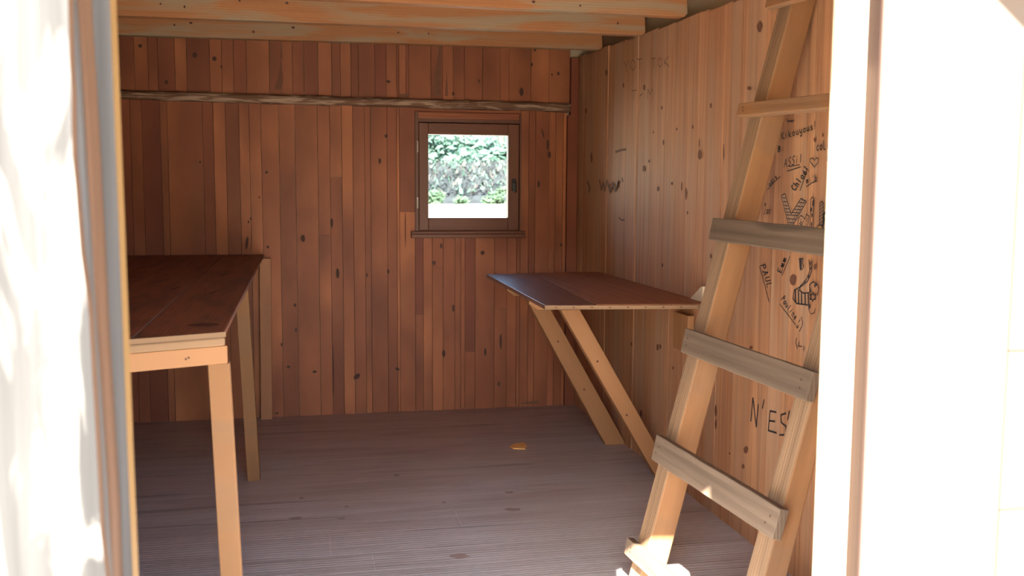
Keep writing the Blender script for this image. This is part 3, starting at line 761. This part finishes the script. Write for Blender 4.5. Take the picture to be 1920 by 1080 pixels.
p1 = at(447, 640, 'y', yb); p2 = at(464, 903, 'y', yb); kx = (p1.x-p2.x)/(p1.z-p2.z); zt = HT-0.018
leg((p1.x+kx*(zt-p1.z), yb, zt), (p2.x, yb, 0), 0.046, 0.05, zt, tone=.55)
yc = D-0.047
p1 = at(487, 560, 'y', yc); p2 = at(489, 780, 'y', yc); kx = (p1.x-p2.x)/(p1.z-p2.z)
leg((p1.x+kx*(zt-p1.z), yc, zt), (p2.x+kx*(0-p2.z), yc, 0), 0.052, 0.04, zt, tone=.35, mat='wall_right')
mb = MB(); mb.abox(XL+0.006, XL+0.05, c_fr.y+0.1, D-0.01, HT-0.06, HT-0.018, .5, M['pine'], Y); mb.build('wall_ledger', tb, 0.002)

# ------------------------------------------------------------------ right table
tr = thing('wall_table', 'dark plank table fixed to the right wall on slanted braces', 'table')
nl, fl_ = at(1021, 572, 'z', H2), at(912, 514, 'z', H2)
nr = at(1312, 571, 'z', H2); nr.x = W-0.002
fr = V((W-0.002, at(1143, 510, 'z', H2).y, H2))
th = 0.015
g0, g1 = at(1110, 557, 'z', H2), at(1000, 513.5, 'z', H2)
# where the seam meets the two ends
tn_ = (g0.x-nl.x)/(nr.x-nl.x); tf_ = (g1.x-fl_.x)/(fr.x-fl_.x)
sN = nl.lerp(nr, 0.30); sF = fl_.lerp(fr, tf_)
mb = MB(); mb.prism([p-Z*th for p in (nl, sN-X*0.002, sF-X*0.002, fl_)], Z*th, Y, .5, M['table_gloss'])
mb.build('outer_plank', tr, 0.0015)
mb = MB(); mb.prism([p-Z*th for p in (sN+X*0.003, nr, fr, sF+X*0.003)], Z*(th+0.0015), Y, .6, M['table_red'])
mb.build('inner_board', tr, 0.0015)
mb = MB(); d_ = (nr-nl).normalized()
mb.box(nl-Z*0.0145-Y*0.006, (nr-nl)-X*.001, Y*0.0055, Z*0.013, .6, M['edge'])
for i in range(9):
    p = nl.lerp(nr, (i+.6)/9.4)-Y*0.0066-Z*0.008; mb.flat(ellipse(p, (.003, 0, 0), (0, 0, .0022)), M['knot'])
mb.build('front_edging', tr, 0.001)
zu = H2-th-0.0005
def bearer(y0, x0, hh):
    mb = MB(); mb.prism([(x0, y0, zu), (x0, y0, zu-0.018), (x0+0.03, y0, zu-hh), (W-0.003, y0, zu-hh), (W-0.003, y0, zu)], Y*0.045, X, .8, M['pine']); mb.build('bearer', tr, 0.002)
Y1, Y2 = 3.47, 3.96
pa = at(992, 568, 'y', Y1); bearer(Y1, pa.x, 0.04)
pb = at(937, 540, 'y', Y2+0.1); bearer(Y2, pb.x+0.01, 0.042)
def brace(y0, tl, trp, bl_, brp, tone):
    a, b_, c, d = (at(*q, 'y', y0) for q in (tl, trp, bl_, brp))
    zt = zu-0.0425
    ka = (a.x-c.x)/(a.z-c.z); kb = (b_.x-d.x)/(b_.z-d.z)
    A = V((a.x+ka*(zt-a.z), y0, zt)); B = V((b_.x+kb*(zt-b_.z), y0, zt))
    C = V((c.x+ka*(0.001-c.z), y0, 0.001)); E_ = V((min(d.x+kb*(0.001-d.z), W-0.004), y0, 0.001))
    pts = [A, B]
    # clip the outer side at the wall
    xw = W-0.004
    zw = b_.z+(xw-b_.x)/kb if abs(kb) > 1e-6 else 0
    if zw > 0.002: pts += [V((xw, y0, zw)), V((xw, y0, 0.001))]
    else: pts += [E_]
    pts += [C]
    mb = MB(); mb.prism(pts, Y*0.045, A-C, tone, M['pine'])
    for t in (.3, .62): 
        p = A.lerp(C, t).lerp(B.lerp(E_, t), .45)-Y*.0007; mb.flat(ellipse(p, (.004, 0, 0), (0, 0, .004)), M['knot'])
    mb.build('brace', tr, 0.002)
brace(Y1+0.002, (1052, 582), (1088, 582), (1225, 885), (1258, 885), .85)
brace(Y2, (1000, 584), (1035, 584), (1136, 835), (1175, 835), .6)
mb = MB(); q = at(1277, 585, 'x', W); q2 = at(1302, 662, 'x', W)
mb.abox(W-0.028, W-0.003, q2.y, q.y, q2.z, zu-0.042, .7, M['pine'], Z); mb.build('wall_cleat', tr, 0.002)

# pale triangular piece at the table end, flat against the wall
mb = MB()
xw = W-0.004
w0, w1, w2 = at(1300, 562, 'x', xw), at(1321, 537, 'x', xw), at(1323, 566, 'x', xw)
zb = H2+0.002; y2 = max(w2.y, 3.105)
mb.prism([(xw, w0.y, zb), (xw, y2, zb), (xw, y2, w1.z), (xw, max(w1.y, y2), w1.z)], X*-0.012, Y, .95, M['jamb_white'])
tag(mb.build('pale_triangle'), 'small pale triangular piece at the wall end of the right table', 'wedge')

# ------------------------------------------------------------------ ladder
ld = thing('wooden_ladder', 'home-made wooden ladder with grey nailed rungs leaning on the right wall', 'ladder')
LK = 0.975
LA = CAM+(V((0.9273, 2.57, 0.1256))-CAM)*LK; LS = V((0.2461, 0, 0.9692)).normalized()
LU = V((-0.0886, 1, 0.023)); LU = (LU-LS*LU.dot(LS)).normalized(); LN = LS.cross(LU)      # LN points into the room
if LN.x > 0: LN = -LN
def lp(u, s, n): return LA+(LU*u+LS*s+LN*n)*LK
def stringer(u0, u1, dep, tone, s_top, dtop):
    s0 = -(LA.z+LU.z*u0-LN.z*0)/LS.z
    mb = MB()
    # foot cut level with the floor
    pts = []
    for (u, n) in ((u0, 0), (u1, 0), (u1, -dep), (u0, -dep)):
        base = LA+(LU*u+LN*n)*LK; pts.append(base+LS*((0.001-base.z)/LS.z))
    bm = mb.bm
    a = [bm.verts.new(p) for p in pts]; b_ = [bm.verts.new(LA+(LU*u+LN*n+LS*s_top)*LK) for (u, n) in ((u0, 0), (u1, 0), (u1, -dtop), (u0, -dtop))]
    fs = [bm.faces.new(a), bm.faces.new(b_[::-1])]+[bm.faces.new((a[i], a[(i+1) % 4], b_[(i+1) % 4], b_[i])) for i in range(4)]
    bmesh.ops.recalc_face_normals(bm, faces=fs)
    mb._fin(fs, LS, tone, M['pine_raw'])
    # the narrow front face is rough, darker sawn wood
    mi = mb._mi(M['edge'])
    for f in fs:
        if f.normal.dot(LN) > 0.9: f.material_index = mi
    # smudges
    return mb.build('stringer', ld, 0.004)
stringer(-0.067, 0.0, 0.072, .6, 1.56, 0.070); stringer(-0.597, -0.531, 0.066, .75, 1.51, 0.032)
def rung(u0, u1, s0, s1, th, tone, mat, skew=0.0, ragged=0.0):
    mb = MB(); n = 10
    up_, lo = [], []
    for i in range(n+1):
        t = i/n; u = u0+(u1-u0)*t
        up_.append(lp(u, s1+skew*t+ragged*mn.noise((u*9, s1*7, 0)), 0.0015)); lo.append(lp(u, s0+skew*t+ragged*mn.noise((u*11, s0*9, 3)), 0.0015))
    lo[0] = lo[0]-LU*0.006
    mb.prism(up_+lo[::-1], LN*th, LU, tone, M[mat])
    for u in (u0-0.03, u1+0.035):
        for ds in (.35, .62):
            p = lp(u+random.uniform(-.008, .008), s0+(s1-s0)*ds, th+0.0024); mb.flat(ellipse(p, LU*.0028, LS*.0032), M['knot'])
    return mb.build('rung', ld, 0.002)
rung(0.037, -0.62, 1.512, 1.57, 0.022, .75, 'pine_raw', 0, .002)
rung(0.033, -0.60, 1.203, 1.240, 0.024, .55, 'pine_raw', 0, .0015)
rung(0.012, -0.60, 0.851, 0.913, 0.022, .35, 'grey', .004, .0015)
rung(0.002, -0.61, 0.528, 0.596, 0.022, .6, 'grey', 0, .0015)
rung(0.004, -0.626, 0.214, 0.286, 0.024, .75, 'grey', 0, .003)
rung(0.020, -0.62, -0.068, -0.022, 0.022, .8, 'grey', 0, .002)

# ------------------------------------------------------------------ chip of wood on the floor
mb = MB()
pts = [at(u, v, 'z', 0.0012) for u, v in ((956, 838), (965, 833), (981, 831), (988, 836), (984, 843), (962, 842))]
mb.prism(pts, Z*0.004, X, .8, M['chip'])
tag(mb.build('wood_chip'), 'small orange flake of wood lying on the floor', 'wood chip')

# ------------------------------------------------------------------ outdoors
def ground_h(x, y):
    if y < 5: return -0.28
    if y < 10.5: return -0.28+1.05*(y-5)/5.5
    if y < 20.5: return 0.77+0.03*mn.noise((x*.6, y*.6, 0))
    return 0.77+min(1.0, (y-20.5)/2.0)*0.6+max(0, y-22.5)*0.06+0.18*mn.noise((x*.8, y*.8, 2))
mb = MB(); bm = mb.bm
nx, ny = 60, 110
gv = [[bm.verts.new((-14+34*i/nx, -9+49*j/ny, ground_h(-14+34*i/nx, -9+49*j/ny))) for i in range(nx+1)] for j in range(ny+1)]
fa, fb = [], []
for j in range(ny):
    for i in range(nx):
        f = bm.faces.new((gv[j][i], gv[j][i+1], gv[j+1][i+1], gv[j+1][i])); f.smooth = True
        (fb if f.calc_center_median().y > 20.6 else fa).append(f)
mb._fin(fa, X, .5, M['dirt']); mb._fin(fb, X, .5, M['bank'])
tag(mb.build('ground'), kind='structure')

def leaves(c, rad, n, size, squash=0.8, mat='leaf'):
    mb = MB()
    c = V(c)
    blobs = [c+V((random.gauss(0, rad*.45), random.gauss(0, rad*.45), random.gauss(0, rad*.4*squash))) for _ in range(14)]
    ml = M[mat]; mb._mi(ml)
    for i in range(n):
        b_ = random.choice(blobs); d = V((random.gauss(0, 1), random.gauss(0, 1), random.gauss(0, 1))).normalized()*rad*0.42*random.random()**.4
        p = b_+d; a = V((random.gauss(0, 1), random.gauss(0, 1), random.gauss(0, .7))).normalized(); q = a.orthogonal().normalized(); s = size*random.uniform(.6, 1.3)
        vs = [mb.bm.verts.new(p+w) for w in (a*s, q*s*.45, -a*s, -q*s*.45)]
        f = mb.bm.faces.new(vs); t = random.random()
        for l in f.loops: l[mb.cl] = (t, t, t, 1)
    return mb
def trunk(x, y, r, h, lean=0.0):
    mb = MB(); n = 9; zb = ground_h(x, y)-0.1; rings = []
    for j in range(9):
        t = j/8; rr = r*(1-.55*t)
        rings.append([mb.bm.verts.new((x+lean*t*t*h+rr*math.cos(2*math.pi*i/n)*(1+.1*mn.noise((i, j*.8, x))), y+rr*math.sin(2*math.pi*i/n), zb+h*t)) for i in range(n)])
    fs = [mb.bm.faces.new((rings[j][i], rings[j][(i+1) % n], rings[j+1][(i+1) % n], rings[j+1][i])) for j in range(8) for i in range(n)]
    for f in fs: f.smooth = True
    mb._fin(fs, Z, .5, M['bark']); return mb
def tree(px_u, y, h, rad, n, label, lean=0.0, zc=None):
    x = at(px_u, 330, 'y', y).x
    t = thing('leafy_tree', label, 'tree', 'trees behind the hut')
    trunk(x, y, 0.13, h, lean).build('trunk', t)
    leaves((x+lean*h*.8, y, zc if zc else ground_h(x, y)+h*.8), rad, n, 0.11).build('foliage', t)
tree(862, 25.6, 2.3, 0.62, 1500, 'sunlit leafy tree left of centre in the window view', 0.03, 1.85)
tree(940, 27.4, 2.2, 0.66, 1700, 'leafy tree with blue-green leaves at the right side of the window view', -.02, 1.8)
mb = MB()
for c in range(9):
    x = at(700+c*45, 330, 'y', 31).x
    q = leaves((x, 31.5+random.uniform(-1, 2.5), 2.35+random.uniform(-.4, .5)), 1.5, 1500, 0.13)
    me_ = bpy.data.meshes.new('tmp'); q.bm.to_mesh(me_); mb.bm.from_mesh(me_); bpy.data.meshes.remove(me_); q.bm.free()
mb.mats = [M['leaf']]
tag(mb.build('hillside_foliage'), 'mass of sunlit green foliage covering the slope behind the trees outside the window', 'foliage', kind='stuff')
mb = MB(); mb._mi(M['bank'])
for i in range(3500):
    x = at(random.uniform(700, 1060), 360, 'y', 22).x; y = random.uniform(20.9, 23.6)
    p = V((x, y, ground_h(x, y)+random.uniform(0, .25))); h = random.uniform(.04, .16); w = V((random.uniform(-.05, .05), random.uniform(-.03, .03), 0))
    mb.flat([p-w, p+w, p+w*.3+V((random.uniform(-.1, .1), 0, h))], M['bank'] if random.random() < .68 else (M['bark'] if random.random() < .5 else M['leaf']), random.random())
tag(mb.build('undergrowth'), 'grey twigs and dry undergrowth covering the bank outside the window', 'undergrowth', kind='stuff')
def shrub(px_u, y, rad, n, label):
    x = at(px_u, 380, 'y', y).x
    mb = leaves((x, y, ground_h(x, y)+rad*.5), rad, n, 0.07, .7, 'leaf2')
    tag(mb.build('green_shrub'), label, 'shrub', 'shrubs at the foot of the bank')
shrub(806, 20.1, 0.24, 600, 'shrub at the left edge of the window view, on the bank')
shrub(932, 20.1, 0.24, 600, 'bright green shrub at the foot of the bank, right in the window view')
shrub(866, 20.3, 0.12, 400, 'low shrub at the foot of the bank in the middle of the window view')

# ------------------------------------------------------------------ light
sd_ = SUN
sun = bpy.data.lights.new('sun', 'SUN'); sun.energy = 46; sun.angle = math.radians(0.53); sun.color = (1.0, 0.93, 0.82)
so = bpy.data.objects.new('sun', sun); COL.objects.link(so); so.rotation_euler = sd_.to_track_quat('-Z', 'Y').to_euler()
wd = bpy.data.worlds.new('sky'); bpy.context.scene.world = wd; wd.use_nodes = True
nt = wd.node_tree; nt.nodes.clear()
o = nt.nodes.new('ShaderNodeOutputWorld'); bg = nt.nodes.new('ShaderNodeBackground'); sk = nt.nodes.new('ShaderNodeTexSky')
sk.sky_type = 'NISHITA'; sk.sun_disc = False; sk.sun_elevation = math.atan2(0.85, 1.036); sk.sun_rotation = math.atan2(-0.285, -1.0)
nt.links.new(sk.outputs[0], bg.inputs[0]); nt.links.new(bg.outputs[0], o.inputs[0]); bg.inputs[1].default_value = 0.75
def portal(name, c, sx, sz, rx):
    l = bpy.data.lights.new(name, 'AREA'); l.shape = 'RECTANGLE'; l.size = sx; l.size_y = sz; l.cycles.is_portal = True
    ob = bpy.data.objects.new(name, l); COL.objects.link(ob); ob.location = c; ob.rotation_euler = (rx, 0, 0)
portal('doorway_portal', (0.24, 1.12, 0.8), 0.9, 1.66, math.radians(90))
portal('window_portal', (0.807, D+0.1, 1.15), 0.42, 0.42, math.radians(-90))

# ------------------------------------------------------------------ camera object
cam = bpy.data.cameras.new('camera'); co = bpy.data.objects.new('camera', cam); COL.objects.link(co)
from mathutils import Matrix
co.matrix_world = Matrix(((RT.x, UP.x, -fw.x, CAM.x), (RT.y, UP.y, -fw.y, CAM.y), (RT.z, UP.z, -fw.z, CAM.z), (0, 0, 0, 1)))
cam.sensor_width = 36; cam.lens = F/1920*36; cam.clip_start = 0.05; cam.clip_end = 300
cam.dof.use_dof = True; cam.dof.focus_distance = 3.4; cam.dof.aperture_fstop = 5.0
sc = bpy.context.scene; sc.camera = co
sc.view_settings.view_transform = 'Standard'; sc.view_settings.look = 'None'; sc.view_settings.exposure = 0.92
try:
    sc.cycles.use_denoising = True; sc.cycles.max_bounces = 12; sc.cycles.diffuse_bounces = 8; sc.cycles.sample_clamp_indirect = 10
except Exception: pass
